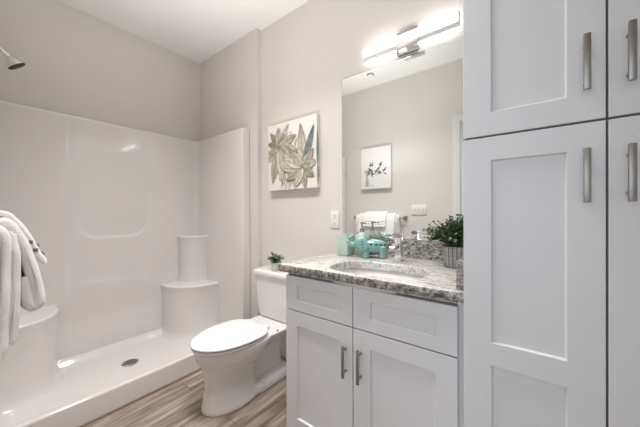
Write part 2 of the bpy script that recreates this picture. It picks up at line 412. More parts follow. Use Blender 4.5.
# ---------------------------------------------------------------- toilet
TX = -1.487
def T(x, y, z): return Vector((TX+x, YW+y, z))
to = thing('toilet', 'white two-piece toilet with closed lid between the shower and the vanity', 'toilet', (TX, 1.22, 0))
def egg(yf, yb, hw, z, n=40, ex=2.0, back=2.6):
    """closed outline: rounded towards the front (yf), squarer at the back (yb)"""
    ym = yb+(yf-yb)*0.42; out = []
    for k in range(n):
        a = 2*PI*k/n; c, s = math.cos(a), math.sin(a)
        e = ex if s < 0 else back
        px = hw*math.copysign(abs(c)**(2/e), c)
        py = (ym-yf if s < 0 else yb-ym)*math.copysign(abs(s)**(2/e), s)
        out.append(T(px, ym+py, z))
    return out
bm = new()
loft(bm, [egg(a, b_, c_, z) for z, a, b_, c_ in ((0.0, -0.742, -0.39, 0.130), (0.02, -0.742, -0.39, 0.130), (0.05, -0.735, -0.40, 0.121), (0.12, -0.722, -0.405, 0.113), (0.18, -0.722, -0.41, 0.113), (0.225, -0.730, -0.395, 0.128), (0.262, -0.742, -0.36, 0.153), (0.30, -0.765, -0.32, 0.174), (0.34, -0.779, -0.29, 0.183), (0.372, -0.783, -0.27, 0.186))])
loft(bm, [egg(a, b_, c_, z, back=4) for z, a, b_, c_ in ((0.0, -0.66, -0.10, 0.124), (0.03, -0.66, -0.10, 0.124), (0.052, -0.62, -0.11, 0.118), (0.060, -0.55, -0.12, 0.10))])
# rear trapway, narrower than the column
loft(bm, [egg(a, b_, c_, z, back=4) for z, a, b_, c_ in ((0.02, -0.50, -0.13, 0.06), (0.08, -0.50, -0.14, 0.048), (0.16, -0.50, -0.15, 0.045), (0.24, -0.50, -0.13, 0.05), (0.30, -0.50, -0.07, 0.075), (0.35, -0.5, -0.04, 0.135))])
# deck under the tank
loft(bm, [rrect(TX-a, TX+a, YW+b_, YW+c_, z, 0.03) for z, a, b_, c_ in ((0.325, 0.13, -0.34, -0.035), (0.345, 0.16, -0.36, -0.03), (0.372, 0.172, -0.38, -0.03), )])
bw = obj('bowl', bm, m_china, to); remesh(bw, 0.006, 5, 0.6)
for x in (0.098, -0.098):
    bm = new(); lathe(bm, TX+x*1.06, YW-0.38, [(0.014, 0.050), (0.014, 0.064), (0.010, 0.072), (0.002, 0.075)], 16); obj('bolt_cap', bm, m_china, to, smooth=50)
def seat_ring(z, e, n=44): return egg(-0.797+e, -0.340-e, 0.190-e, z, n=n, back=3.0)
bm = new(); loft(bm, [seat_ring(z, e) for z, e in ((0.375, 0.012), (0.377, 0.006), (0.388, 0.004), (0.391, 0.010))]); obj('seat', bm, m_seat, to, smooth=50)
bm = new(); loft(bm, [seat_ring(z, e) for z, e in ((0.3905, 0.013), (0.3965, 0.013))]); obj('lid_gap_shade', bm, m_black, to, smooth=50)  # black ring painting the shade in the gap between seat and lid
bm = new(); loft(bm, [seat_ring(z, e) for z, e in ((0.396, 0.008), (0.398, 0.002), (0.403, 0.000), (0.408, 0.004), (0.412, 0.016), (0.4145, 0.05), (0.4155, 0.10))]); obj('lid', bm, m_seat, to, smooth=60)
for s in (-1, 1):
    bm = new(); box(bm, TX+s*0.075-0.018, TX+s*0.075+0.018, YW-0.338, YW-0.310, 0.372, 0.398, 0.006, 3); obj('hinge', bm, m_seat, to, smooth=50)
    bm = new(); lathe(bm, TX+s*0.155, YW-0.30, [(0.008, 0.371), (0.008, 0.378), (0.005, 0.381)], 14); obj('seat_bolt', bm, m_chrome, to, smooth=50)
def tank_ring(z, hw, yf, yb, rad): 
    pts = rrect(TX-hw, TX+hw, YW+yf, YW+yb, z, rad, 8)
    out = []
    for p in pts:
        q = p.copy()
        if p.y < YW+(yf+yb)/2: q.y -= 0.022*(1-((p.x-TX)/hw)**2)
        out.append(q)
    return out
bm = new(); loft(bm, [tank_ring(z, hw, yf, -0.022, 0.04) for z, hw, yf in ((0.371, 0.155, -0.165), (0.378, 0.180, -0.180), (0.40, 0.192, -0.188), (0.50, 0.203, -0.193), (0.60, 0.212, -0.197), (0.697, 0.219, -0.200))])
obj('tank', bm, m_china, to, smooth=50)
bm = new(); loft(bm, [tank_ring(z, 0.231+e, -0.213-e, -0.012, 0.045) for z, e in ((0.696, -0.006), (0.698, -0.001), (0.714, 0.0), (0.723, -0.003), (0.729, -0.012), (0.731, -0.03))])
obj('tank_lid', bm, m_china, to, smooth=60)

# ---------------------------------------------------------------- shaker cabinets
def shaker(bm, x0, x1, z0, z1, yf, th, panels, depth=0.008):
    """door slab with its front at yf and recessed flat panels [(px0,px1,pz0,pz1)]"""
    xsv = sorted({x0, x1, *[p for q in panels for p in q[:2]]}); zsv = sorted({z0, z1, *[p for q in panels for p in q[2:]]})
    def ispanel(a, b2): return any(q[0]-1e-6 <= a and b2 <= q[1]+1e-6 for q in [()])
    t = new(); box(t, x0, x1, yf, yf+th, z0, z1, 0.0015, 2)
    t.normal_update()
    # remove the front face and rebuild it as a frame with recesses
    fr = [fc for fc in t.faces if abs(fc.normal.y+1) < 1e-3 and abs(fc.calc_center_median().y-yf) < 1e-4 and fc.calc_area() > 0.5*(x1-x0)*(z1-z0)]
    bmesh.ops.delete(t, geom=fr, context='FACES_ONLY')
    merge(bm, t)
    e = 0.0015; X = sorted({x0+e, x1-e, panels[0][0], panels[0][1]}); Z = sorted({z0+e, z1-e, *[p for q in panels for p in q[2:]]})
    for i in range(len(X)-1):
        for j in range(len(Z)-1):
            a, b2, c, d2 = X[i], X[i+1], Z[j], Z[j+1]
            rec = any(abs(a-q[0]) < 1e-6 and abs(c-q[2]) < 1e-6 for q in panels)
            if rec:
                g = 0.004
                o_ = [(a, yf, c), (b2, yf, c), (b2, yf, d2), (a, yf, d2)]
                n_ = [(a+g, yf+depth, c+g), (b2-g, yf+depth, c+g), (b2-g, yf+depth, d2-g), (a+g, yf+depth, d2-g)]
                ov = [bm.verts.new(p) for p in o_]; nv = [bm.verts.new(p) for p in n_]
                for k in range(4): bm.faces.new((ov[k], ov[(k+1) % 4], nv[(k+1) % 4], nv[k]))
                bm.faces.new(nv)
            else: bm.faces.new([bm.verts.new(p) for p in ((a, yf, c), (b2, yf, c), (b2, yf, d2), (a, yf, d2))])
    bmesh.ops.remove_doubles(bm, verts=bm.verts, dist=1e-5)
def pull(parent, x, yf, z0, z1, wd, name='handle'):
    bm = new(); box(bm, x-wd/2, x+wd/2, yf-0.034, yf-0.025, z0, z1, 0.0018, 2)
    for z in (z0+0.022, z1-0.022): tube(bm, [(x, yf-0.026, z), (x, yf, z)], 0.005, 12)
    return obj(name, bm, m_nickel, parent, smooth=35)

vc = thing('vanity_cabinet', 'white shaker bathroom vanity with two doors under the granite countertop', 'cabinet', (-0.59, 1.28, 0))
bm = new()
for q in ((-0.99, -0.972, 1.021, 1.563, 0, 0.861), (-0.19, -0.166, 1.021, 1.563, 0, 0.861), (-0.972, -0.19, 1.545, 1.563, 0, 0.861), (-0.972, -0.19, 1.021, 1.545, 0.04, 0.058), (-0.972, -0.19, 1.021, 1.036, 0.0, 0.861)): box(bm, *q)
obj('body', bm, m_cab, vc)
bm = new(); shaker(bm, -0.990, -0.5965, 0.675, 0.845, 1.0, 0.019, [(-0.914, -0.669, 0.7245, 0.800)]); obj('drawer', bm, m_cab, vc)
bm = new(); shaker(bm, -0.5925, -0.190, 0.675, 0.845, 1.0, 0.019, [(-0.514, -0.258, 0.7245, 0.795)]); obj('drawer', bm, m_cab, vc)
bm = new(); shaker(bm, -0.990, -0.5965, 0.066, 0.670, 1.0, 0.019, [(-0.914, -0.661, 0.136, 0.601)]); dl = obj('door', bm, m_cab, vc)
bm = new(); shaker(bm, -0.5925, -0.190, 0.066, 0.670, 1.0, 0.019, [(-0.514, -0.260, 0.136, 0.601)]); drr = obj('door', bm, m_cab, vc)
pull(dl, -0.627, 1.0, 0.459, 0.597, 0.012); pull(drr, -0.555, 1.0, 0.459, 0.599, 0.012)
# dark sheet behind the doors, painting the shade in their gaps
bm = new(); box(bm, -0.988, -0.192, 1.0192, 1.0212, 0.02, 0.8605); obj('gap_shade', bm, m_gap_shade, vc)

tcb = thing('linen_cabinet', 'tall white shaker linen cabinet with four doors at the right of the vanity', 'cabinet', (0.153, 1.26, 0))
bm = new(); box(bm, -0.164, 0.462, 0.981, 1.563, 0.0, 2.30); obj('body', bm, m_cab, tcb)
bm = new(); box(bm, -0.162, 0.460, 0.9792, 0.9812, 0.02, 2.295); obj('gap_shade', bm, m_gap_shade, tcb)  # same painted gap shade behind the tall doors
for (a, b2, px0, px1, hx) in ((-0.164, 0.1510, -0.090, 0.080, 0.1145), (0.1555, 0.462, 0.222, 0.396, 0.189)):
    bm = new(); shaker(bm, a, b2, 1.394, 2.295, 0.96, 0.019, [(px0, px1, 1.461, 2.228)]); d1 = obj('door', bm, m_cab, tcb)
    pull(d1, hx, 0.96, 1.463, 1.600, 0.0135)
    bm = new(); shaker(bm, a, b2, 0.066, 1.388, 0.96, 0.019, [(px0, px1, 0.136, 0.701), (px0, px1, 0.769, 1.319)]); d2 = obj('door', bm, m_cab, tcb)
    pull(d2, hx, 0.96, 1.185, 1.319, 0.0135)

# ---------------------------------------------------------------- countertop with sink cut-out
CX0, CX1, CY0, CY1, CZ0, CZ1 = -1.026, -0.166, 0.981, 1.563, 0.862, 0.900
SX, SY, SA, SB = -0.56, 1.166, 0.225, 0.150
ct_ = thing('countertop', 'grey and white granite vanity countertop with an undermount sink opening', 'countertop', (-0.59, 1.27, CZ0))
def se(cx, cy, a, b2, z, n=48, e=3.0):
    out = []
    for k in range(n):
        t = 2*PI*k/n; c, s = math.cos(t), math.sin(t)
        out.append(Vector((cx+a*math.copysign(abs(c)**(2/e), c), cy+b2*math.copysign(abs(s)**(2/e), s), z)))
    return out
def rectray(cx, cy, ang, x0, x1, y0, y1, z):
    c, s = math.cos(ang), math.sin(ang); t = 1e9
    if c > 1e-9: t = min(t, (x1-cx)/c)
    if c < -1e-9: t = min(t, (x0-cx)/c)
    if s > 1e-9: t = min(t, (y1-cy)/s)
    if s < -1e-9: t = min(t, (y0-cy)/s)
    return Vector((cx+c*t, cy+s*t, z))
bm = new(); inner = se(SX, SY, SA, SB, 0)
angs = [math.atan2(p.y-SY, p.x-SX) for p in inner]
corner = [math.atan2(y-SY, x-SX) for x in (CX0, CX1) for y in (CY0, CY1)]
for ca in corner:    # snap the nearest ray onto each corner
    k = min(range(48), key=lambda i: abs((angs[i]-ca+PI) % (2*PI)-PI)); angs[k] = ca
def ring(z, e): return [rectray(SX, SY, a, CX0+e, CX1, CY0+e, CY1, z) for a in angs]
rings = [[Vector((p.x, p.y, CZ0)) for p in inner], ring(CZ0, 0.002), ring(CZ0+0.003, 0), ring(CZ1-0.005, 0), ring(CZ1-0.0015, 0.0015), ring(CZ1, 0.005),
         se(SX, SY, SA+0.003, SB+0.003, CZ1), se(SX, SY, SA, SB, CZ1-0.003), [Vector((p.x, p.y, CZ0)) for p in inner]]
loft(bm, rings, cap=False); bmesh.ops.remove_doubles(bm, verts=bm.verts, dist=1e-5)
obj('slab', bm, [m_granite, m_granite2], ct_, smooth=35)
sl = ct_.children[0].data
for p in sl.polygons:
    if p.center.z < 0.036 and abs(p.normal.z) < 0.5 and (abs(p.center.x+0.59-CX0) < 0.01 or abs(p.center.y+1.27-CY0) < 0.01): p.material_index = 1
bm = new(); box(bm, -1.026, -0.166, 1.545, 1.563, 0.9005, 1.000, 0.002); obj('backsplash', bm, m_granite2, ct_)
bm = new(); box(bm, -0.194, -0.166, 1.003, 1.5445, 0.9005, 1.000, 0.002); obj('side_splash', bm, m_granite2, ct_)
bm = new()
loft(bm, [se(SX, SY, SA+0.012+e, SB+0.012+e, z, e=p) for z, e, p in ((0.8615, 0, 3), (0.855, -0.004, 3), (0.82, -0.012, 3), (0.78, -0.03, 2.8), (0.745, -0.065, 2.6), (0.730, -0.11, 2.4), (0.7255, -0.13, 2.2))])
bmesh.ops.delete(bm, geom=[fc for fc in bm.faces if len(fc.verts) > 4 and fc.calc_center_median().z > 0.85], context='FACES_ONLY')
sk = obj('sink', bm, m_china, smooth=60, origin=(SX, SY, 0.7255)); tag(sk, 'white oval undermount basin set into the granite countertop', 'sink')
md = sk.modifiers.new('t', 'SOLIDIFY'); md.thickness = 0.006; md.offset = 1

# ---------------------------------------------------------------- faucet
FX, FY = -0.558, 1.425
fa = thing('faucet', 'chrome single-lever faucet behind the sink', 'faucet', (FX, FY, 0.9))
bm = new(); box(bm, FX-0.026, FX+0.026, FY-0.026, FY+0.026, 0.9003, 0.906, 0.003); obj('base_plate', bm, m_chrome, fa, smooth=35)
bm = new(); box(bm, FX-0.017, FX+0.017, FY-0.019, FY+0.019, 0.905, 1.030, 0.004, 3); bd = obj('body', bm, m_chrome, fa, smooth=35)
bm = new()
loft(bm, [[Vector((FX-w_, y, z-t_)), Vector((FX+w_, y, z-t_)), Vector((FX+w_, y, z+t_)), Vector((FX-w_, y, z+t_))] for y, z, w_, t_ in ((FY-0.015, 0.985, 0.013, 0.013), (FY-0.05, 0.983, 0.013, 0.011), (FY-0.085, 0.976, 0.0135, 0.009), (FY-0.096, 0.971, 0.0135, 0.007))])
obj('spout', bm, m_chrome, fa, smooth=30)
bm = new(); box(bm, FX-0.019, FX+0.019, FY-0.022, FY+0.022, 1.032, 1.044, 0.003)
loft(bm, [[Vector((FX-w_, y, z-t_)), Vector((FX+w_, y, z-t_)), Vector((FX+w_, y, z+t_)), Vector((FX-w_, y, z+t_))] for y, z, w_, t_ in ((FY+0.02, 1.046, 0.013, 0.003), (FY-0.03, 1.046, 0.013, 0.003), (FY-0.065, 1.047, 0.012, 0.003))])
obj('lever', bm, m_darkchrome, fa, smooth=30)

# ---------------------------------------------------------------- mirror
mi_ = thing('wall_mirror', 'large frameless rectangular wall mirror above the vanity', 'mirror', (-0.585, YW, 1.003))
bm = new(); box(bm, -1.002, -0.170, YW-0.007, YW-0.001, 1.007, 2.062); obj('glass', bm, m_mirror, mi_)
bm = new(); box(bm, -1.006, -0.166, YW-0.006, YW-0.0005, 1.003, 2.066, 0.001); obj('edge', bm, m_bevel, mi_)

# ---------------------------------------------------------------- vanity light
vl = thing('vanity_light', 'lit white bar light with chrome bracket above the mirror', 'wall light', (-0.53, YW, 2.10))
bm = new(); box(bm, -0.612, -0.492, 1.5385, YW-0.0005, 2.078, 2.208, 0.003); obj('backplate', bm, m_darkchrome, vl, smooth=30)
bm = new(); box(bm, -0.811, -0.281, 1.505, 1.535, 2.121, 2.168, 0.004, 2); obj('diffuser', bm, m_diff, vl, smooth=40)
for a, b2 in ((-0.817, -0.811), (-0.281, -0.275)):
    bm = new(); box(bm, a, b2, 1.503, 1.537, 2.108, 2.170, 0.002); obj('end_cap', bm, m_trim, vl)
bm = new(); box(bm, -0.811, -0.281, 1.506, 1.537, 2.109, 2.121, 0.001); obj('rail', bm, m_trim, vl)
bm = new(); box(bm, -0.588, -0.474, 1.492, 1.502, 2.075, 2.120, 0.002); box(bm, -0.588, -0.474, 1.500, 1.5385, 2.070, 2.1085, 0.002)
obj('bracket', bm, m_chrome, vl, smooth=30)

# ---------------------------------------------------------------- outlet and switch
ou = thing('wall_outlet', 'white duplex outlet cover on the wall left of the mirror', 'outlet', (-1.067, YW, 1.112))
bm = new(); box(bm, -1.103, -1.032, YW-0.007, YW-0.0005, 1.054, 1.170, 0.003, 2); obj('cover_plate', bm, m_plate, ou, smooth=30)
for z in (1.088, 1.136):
    bm = new(); loft(bm, [[Vector((-1.0675+p.x, yy, z+p.y)) for p in rrect(-0.017, 0.017, -0.017, 0.017, 0, 0.010)] for yy in (YW-0.0065, YW-0.0085)]); rc_ = obj('receptacle', bm, m_plate, ou, smooth=30)
    bm = new(); box(bm, -1.0755, -1.0735, YW-0.0092, YW-0.0084, z-0.002, z+0.009); box(bm, -1.0615, -1.0595, YW-0.0092, YW-0.0084, z-0.001, z+0.008); lathe(bm, 0, 0, [(0.003, 0), (0.003, 0.001)], 10)
    for v in bm.verts:
        if abs(v.co.x) < 0.01: v.co = Vector((-1.0675+v.co.x, YW-0.0084-v.co.z, z-0.009+v.co.y))
    obj('slots', bm, m_gap, rc_)
sw = thing('light_switch', 'white triple light switch plate reflected in the mirror beneath the botanical print', 'light switch', (-0.98, 0, 1.188))
bm = new(); box(bm, -1.066, -0.900, 0.0005, 0.007, 1.131, 1.246, 0.003, 2); obj('cover_plate', bm, m_plate, sw, smooth=30)
for k in (-1, 0, 1):
    bm = new(); box(bm, -0.983+k*0.046-0.006, -0.983+k*0.046+0.006, 0.0065, 0.009, 1.176, 1.201, 0.001); box(bm, -0.983+k*0.046-0.004, -0.983+k*0.046+0.004, 0.008, 0.017, 1.189, 1.197, 0.001); obj('toggle', bm, mat('toggle_plastic', (0.62, 0.61, 0.59), 0.4), sw)

# ---------------------------------------------------------------- paintings
def set_tint(o, cols):
    """cols: one colour per vertex"""
    a = o.data.color_attributes.new('tint', 'FLOAT_COLOR', 'POINT')
    for i, c in enumerate(cols): a.data[i].color = (*c, 1)
class Art:
    """flat painted shapes on a canvas plane; u to the right, v up, in canvas units 0..1"""
    def __init__(s, fn): s.bm = new(); s.cols = []; s.fn = fn; s.k = 0
    def poly(s, pts, cols):
        s.k += 1; vs = [s.bm.verts.new(s.fn(a, b2, s.k*0.00002)) for a, b2 in pts]; s.cols += cols
        return vs
    def leaf(s, bx, by, ang, ln, wd, c0, c1, vein=None, bend=0.0, out=None):
        if out: s.leaf(bx, by, ang, ln*1.03, wd*1.10, out, out, None, bend)
        n = 12; L = []; R = []; Mid = []
        for k in range(n+1):
            t = k/n; a = ang+bend*t; cx = bx+math.cos(ang+bend*t*0.5)*ln*t; cy = by+math.sin(ang+bend*t*0.5)*ln*t
            wv = wd*0.5*math.sin(PI*t**0.8)**0.8 if 0 < t < 1 else 0.0006
            nx_, ny_ = -math.sin(a), math.cos(a)
            L.append((cx+nx_*wv, cy+ny_*wv)); R.append((cx-nx_*wv, cy-ny_*wv)); Mid.append((cx, cy))
        mix = lambda t, q: tuple(c0[i]*(1-t)+c1[i]*t for i in range(3)) if q == 0 else tuple((c0[i]*(1-t)+c1[i]*t)*q for i in range(3))
        lv = s.poly(L, [mix(k/n, 1.0) for k in range(n+1)]); s.k -= 1
        mv = s.poly(Mid, [mix(k/n, 0.80) for k in range(n+1)]); s.k -= 1
        rv = s.poly(R, [mix(k/n, 1.08) for k in range(n+1)])
        for k in range(n):
            for a_, b_ in ((lv, mv), (mv, rv)):
                s.bm.faces.new((a_[k], a_[k+1], b_[k+1], b_[k]))
        if vein:
            s.stroke(Mid, 0.005, vein)
            for k in range(2, n-1, 2):
                for sd in (L, R): s.stroke([Mid[k], (Mid[k+1][0]*0.3+sd[k+1][0]*0.7, Mid[k+1][1]*0.3+sd[k+1][1]*0.7)], 0.004, tuple(x*0.62 for x in c0))
    def stroke(s, pts, wd, c):
        n = len(pts); L = []; R = []
        for k, (x, y) in enumerate(pts):
            x2, y2 = pts[min(k+1, n-1)]; x1_, y1_ = pts[max(k-1, 0)]; d_ = math.hypot(x2-x1_, y2-y1_) or 1
            nx_, ny_ = -(y2-y1_)/d_, (x2-x1_)/d_; ww = wd*0.5*(1-0.6*k/n)
            L.append((x+nx_*ww, y+ny_*ww)); R.append((x-nx_*ww, y-ny_*ww))
        lv = s.poly(L, [c]*n); s.k -= 1; rv = s.poly(R, [c]*n)
        for k in range(n-1): s.bm.faces.new((lv[k], lv[k+1], rv[k+1], rv[k]))
    def done(s, name, parent, m):
        for v in s.bm.verts: pass
        cols = s.cols; o = obj(name, s.bm, m, parent, smooth='raw'); set_tint(o, cols); return o

pa = thing('canvas_painting', 'square canvas painting of pale green magnolia-like leaves above the toilet', 'painting', (-1.455, YW, 1.342))
PX0, PX1, PZ0, PZ1, PY = -1.708, -1.199, 1.342, 1.872, 1.527
bm = new(); box(bm, PX0, PX1, PY, YW-0.0005, PZ0, PZ1, 0.0025, 2); obj('canvas', bm, m_canvas, pa)
art = Art(lambda a, b2, d_: Vector((PX0+min(max(a, 0.006), 0.994)*(PX1-PX0), PY-0.0004-d_, PZ0+min(max(b2, 0.006), 0.994)*(PZ1-PZ0))))
G1, G2, G3 = (0.37, 0.37, 0.26), (0.60, 0.57, 0.45), (0.24, 0.25, 0.18); W1 = (0.74, 0.70, 0.61); DK = (0.20, 0.20, 0.17); BR = (0.30, 0.25, 0.20); TE = (0.34, 0.42, 0.40)
D = math.radians
c1 = (0.25, 0.655); c2 = (0.74, 0.31)
O1 = (0.17, 0.15, 0.11); O2 = (0.12, 0.11, 0.09)
for k in range(70):      # soft wash of shadows between the leaves
    a_ = random.uniform(0.30, 0.62); b_ = random.uniform(0.10, 0.62)
    art.leaf(a_, b_, random.uniform(0, 6.28), random.uniform(0.08, 0.18), random.uniform(0.03, 0.07), random.choice(((0.52, 0.49, 0.40), (0.36, 0.36, 0.29), (0.62, 0.58, 0.49), (0.45, 0.47, 0.35))), (0.60, 0.57, 0.48), None, random.uniform(-0.8, 0.8))
for ang, ln, wd, a_, b_, be in ((252, 0.56, 0.20, G2, G1, 0.12), (222, 0.36, 0.15, G1, G2, -0.2), (195, 0.26, 0.12, G2, G1, 0.1), (275, 0.56, 0.17, W1, G2, 0.1), (297, 0.48, 0.16, G2, W1, 0.25), (160, 0.26, 0.13, G1, G3, 0.2), (130, 0.30, 0.13, G3, G1, 0), (96, 0.28, 0.15, G2, G1, -0.1), (60, 0.36, 0.10, G3, G2, -0.2), (14, 0.38, 0.16, G2, G1, 0.15), (348, 0.40, 0.17, G1, G2, -0.2), (322, 0.44, 0.16, G1, W1, 0.1)):
    art.leaf(*c1, D(ang), ln, wd*0.84, a_, b_, O2, be, out=O1)
for ang, ln, wd, a_, b_, be in ((90, 0.60, 0.17, W1, G1, 0.14), (66, 0.58, 0.13, (0.26, 0.32, 0.31), (0.16, 0.21, 0.21), 0.1), (42, 0.30, 0.15, G2, G1, 0.2), (8, 0.26, 0.15, G1, G2, 0.1), (325, 0.26, 0.15, G2, G3, 0), (280, 0.30, 0.14, G3, G2, 0), (245, 0.30, 0.16, W1, G2, 0), (215, 0.36, 0.15, G2, G1, -0.25), (190, 0.44, 0.13, G1, W1, -0.45), (158, 0.42, 0.16, W1, G2, 0.1), (128, 0.36, 0.15, G2, G1, 0.3)):
    art.leaf(*c2, D(ang), ln, wd*0.84, a_, b_, O2, be, out=O1)
for cx, cy in (c1, c2):
    for k in range(11):
        a = D(k*33+random.uniform(-8, 8)); l_ = random.uniform(0.03, 0.07); art.stroke([(cx, cy), (cx+l_*math.cos(a), cy+l_*math.sin(a))], 0.012, BR)
for k in range(10):
    a = random.uniform(0.28, 0.62); b_ = random.uniform(0.78, 0.93); art.leaf(a, b_, random.uniform(0, 6), 0.04, 0.02, (0.66, 0.58, 0.48), W1)
art.done('painted_leaves', pa, m_paint)
# the image wraps round the right edge of the canvas
art = Art(lambda a, b2, d_: Vector((PX1+0.0004+d_, PY+0.002+a*(YW-PY-0.004), PZ0+b2*(PZ1-PZ0))))
art.leaf(0.25, 0.30, D(88), 0.50, 0.9, TE, (0.26, 0.33, 0.32), DK)
art.leaf(0.45, 0.04, D(90), 0.36, 1.0, G2, TE, DK); art.leaf(0.6, 0.28, D(95), 0.30, 0.6, (0.55, 0.60, 0.57), TE)
for v in art.bm.verts: pass
art.done('painted_edge', pa, m_paint)

pb = thing('botanical_print', 'white canvas print of dark leafy sprigs in a vase, reflected in the mirror', 'picture', (-1.505, 0, 1.455))
QX0, QX1, QZ0, QZ1, QY = -1.700, -1.300, 1.455, 1.965, 0.035
bm = new(); box(bm, QX0, QX1, 0.0005, QY, QZ0, QZ1, 0.0025, 2); obj('canvas', bm, m_paper, pb)
art = Art(lambda a, b2, d_: Vector((QX0+a*(QX1-QX0), QY+0.0004+d_, QZ0+b2*(QZ1-QZ0))))
K1, K2, K3 = (0.05, 0.06, 0.05), (0.16, 0.19, 0.16), (0.40, 0.44, 0.40); VS = (0.42, 0.45, 0.46)
vs = [(0.17, 0.08), (0.27, 0.08), (0.285, 0.14), (0.26, 0.22), (0.235, 0.30), (0.265, 0.36), (0.165, 0.36), (0.19, 0.30), (0.175, 0.22), (0.155, 0.14)]
art.bm.faces.new(art.poly(vs, [VS]*10)); art.stroke([(0.14, 0.075), (0.44, 0.075)], 0.02, K3)
for pts in (((0.21, 0.36), (0.27, 0.44), (0.36, 0.56)), ((0.22, 0.36), (0.36, 0.42), (0.52, 0.44), (0.70, 0.54)), ((0.22, 0.36), (0.38, 0.36), (0.60, 0.34), (0.78, 0.38))):
    art.stroke(list(pts), 0.010, K2)
    for (xx, yy) in pts[1:]:
        for q in range(4):
            art.leaf(xx+random.uniform(-0.03, 0.03), yy+random.uniform(-0.02, 0.03), random.uniform(0, 2*PI), random.uniform(0.07, 0.13), random.uniform(0.035, 0.055), *random.choice(((K1, K2), (K2, K3), (K1, K1), (K3, K2))))
for k in range(5): art.leaf(0.20, 0.40, D(70+k*28), 0.10, 0.03, K3, (0.6, 0.62, 0.6))
art.done('painted_sprigs', pb, m_paint)

# ---------------------------------------------------------------- towel bar and towels (wall behind the doorway's left side)
tb = thing('towel_bar', 'brushed metal towel bar on the wall beside the shower', 'towel bar', (-1.45, 0, 1.095))
bm = new(); tube(bm, [(-1.785, 0.044, 1.095), (-1.135, 0.044, 1.095)], 0.008, 14); obj('rail', bm, m_darkchrome, tb, smooth=40)
for x in (-1.785, -1.135):
    bm = new(); box(bm, x-0.011, x+0.011, 0.008, 0.056, 1.084, 1.106, 0.003); box(bm, x-0.024, x+0.024, 0.0005, 0.010, 1.071, 1.119, 0.003); obj('post', bm, m_darkchrome, tb, smooth=30)
def cloth(name, prof, x0, x1, th, parent=None, origin=None, wob=0.006, seed=0, nx_=36):
    """hanging cloth: centre-line profile in the y-z plane swept along x, with a real thickness, folds and rounded ends"""
    # resample profile
    P = [Vector((0, p[0]*0.83+0.004, p[1])) for p in prof]; L = [0]
    for a, b2 in zip(P, P[1:]): L.append(L[-1]+(b2-a).length)
    n = 64; S = []
    for k in range(n+1):
        s_ = L[-1]*k/n; i = max(j for j in range(len(L)) if L[j] <= s_+1e-9); i = min(i, len(P)-2)
        t = (s_-L[i])/(L[i+1]-L[i]); S.append(P[i].lerp(P[i+1], t))
    for it in range(3): S = [S[0]]+[(S[k-1]+S[k]*2+S[k+1])/4 for k in range(1, n)]+[S[-1]]
    bm = new(); rings = []
    for i in range(nx_+1):
        tx = 0.5-0.5*math.cos(PI*i/nx_); x = x0+(x1-x0)*tx
        dx_ = min(tx, 1-tx)*abs(x1-x0)/(th*0.55); e = math.sqrt(max(0.0, 1-(1-min(1, dx_))**2)); hw = th*0.5*max(0.10, e)
        A = []; B = []
        for k in range(n+1):
            d_ = (S[min(k+1, n)]-S[max(k-1, 0)]).normalized(); nn = Vector((0, -d_.z, d_.y))
            o_ = wob*noise.noise(Vector((x*9+seed, k*0.05, seed)))*min(1, abs(k/n-0.45)*3)
            q = hw*(1 if 1 < k < n-1 else 0.6); xx = x+0.004*noise.noise(Vector((k*0.12, seed, i*0.1)))
            A.append(S[k]+nn*(q+o_)+Vector((xx, 0, 0))); B.append(S[k]-nn*(q-o_)+Vector((xx, 0, 0)))
        rings.append(A+B[::-1])
    loft(bm, rings)
    return obj(name, bm, m_towel, parent, smooth=70, origin=origin)
bt = thing('bath_towel', 'thick white bath towel hanging folded over the towel bar', 'towel', (-1.48, 0.07, 0.74))
cloth('inner_fold', [(0.024, 0.78), (0.024, 1.00), (0.024, 1.08), (0.034, 1.118), (0.050, 1.124), (0.070, 1.108), (0.072, 1.05), (0.068, 0.95), (0.064, 0.85), (0.060, 0.745)], -1.76, -1.190, 0.040, bt, wob=0.002, seed=3)
cloth('front_fold', [(0.086, 1.110), (0.098, 1.04), (0.097, 0.95), (0.094, 0.85), (0.088, 0.775)], -1.755, -1.205, 0.034, bt, wob=0.003, seed=13)
cloth('outer_fold', [(0.060, 1.142), (0.090, 1.132), (0.120, 1.075), (0.143, 1.00), (0.160, 0.92), (0.164, 0.885), (0.152, 0.868), (0.138, 0.880), (0.132, 0.92), (0.128, 0.97)], -1.70, -1.222, 0.034, bt, wob=0.005, seed=8)
ht = thing('hand_towel', 'white hand towel with dashed grey hem laid over the bath towel', 'towel', (-1.47, 0.10, 1.0))
hs = cloth('cloth', [(0.034, 1.142), (0.060, 1.168), (0.095, 1.160), (0.130, 1.118), (0.158, 1.065), (0.182, 1.015), (0.196, 0.992)], -1.62, -1.32, 0.020, ht, wob=0.003, seed=5)
bm = new()
for off, zz in ((0.0, 1.055), (0.0, 1.025)):
    for k in range(9):
        x = -1.60+k*0.031
        yy = 0.158*0.83+0.004+(1.065-zz)*0.42+0.0095
        t = new(); box(t, x, x+0.017, -0.0012, 0.0012, -0.005, 0.005, 0)
        merge(bm, t, 0, Matrix.Translation((0, yy+0.003, zz)) @ Matrix.Rotation(math.radians(24), 4, 'X'))
obj('hem_stripes', bm, m_dash, ht); bm = new()
# dashes also run down the side that faces the doorway
for k, (yy, zz) in enumerate(((0.131, 1.068), (0.143, 1.040))):
    t = new(); box(t, -0.0015, 0.0015, -0.006, 0.006, -0.006, 0.006, 0); merge(bm, t, 0, Matrix.Translation((-1.3205, yy, zz)))
obj('side_stripes', bm, m_dash, ht)

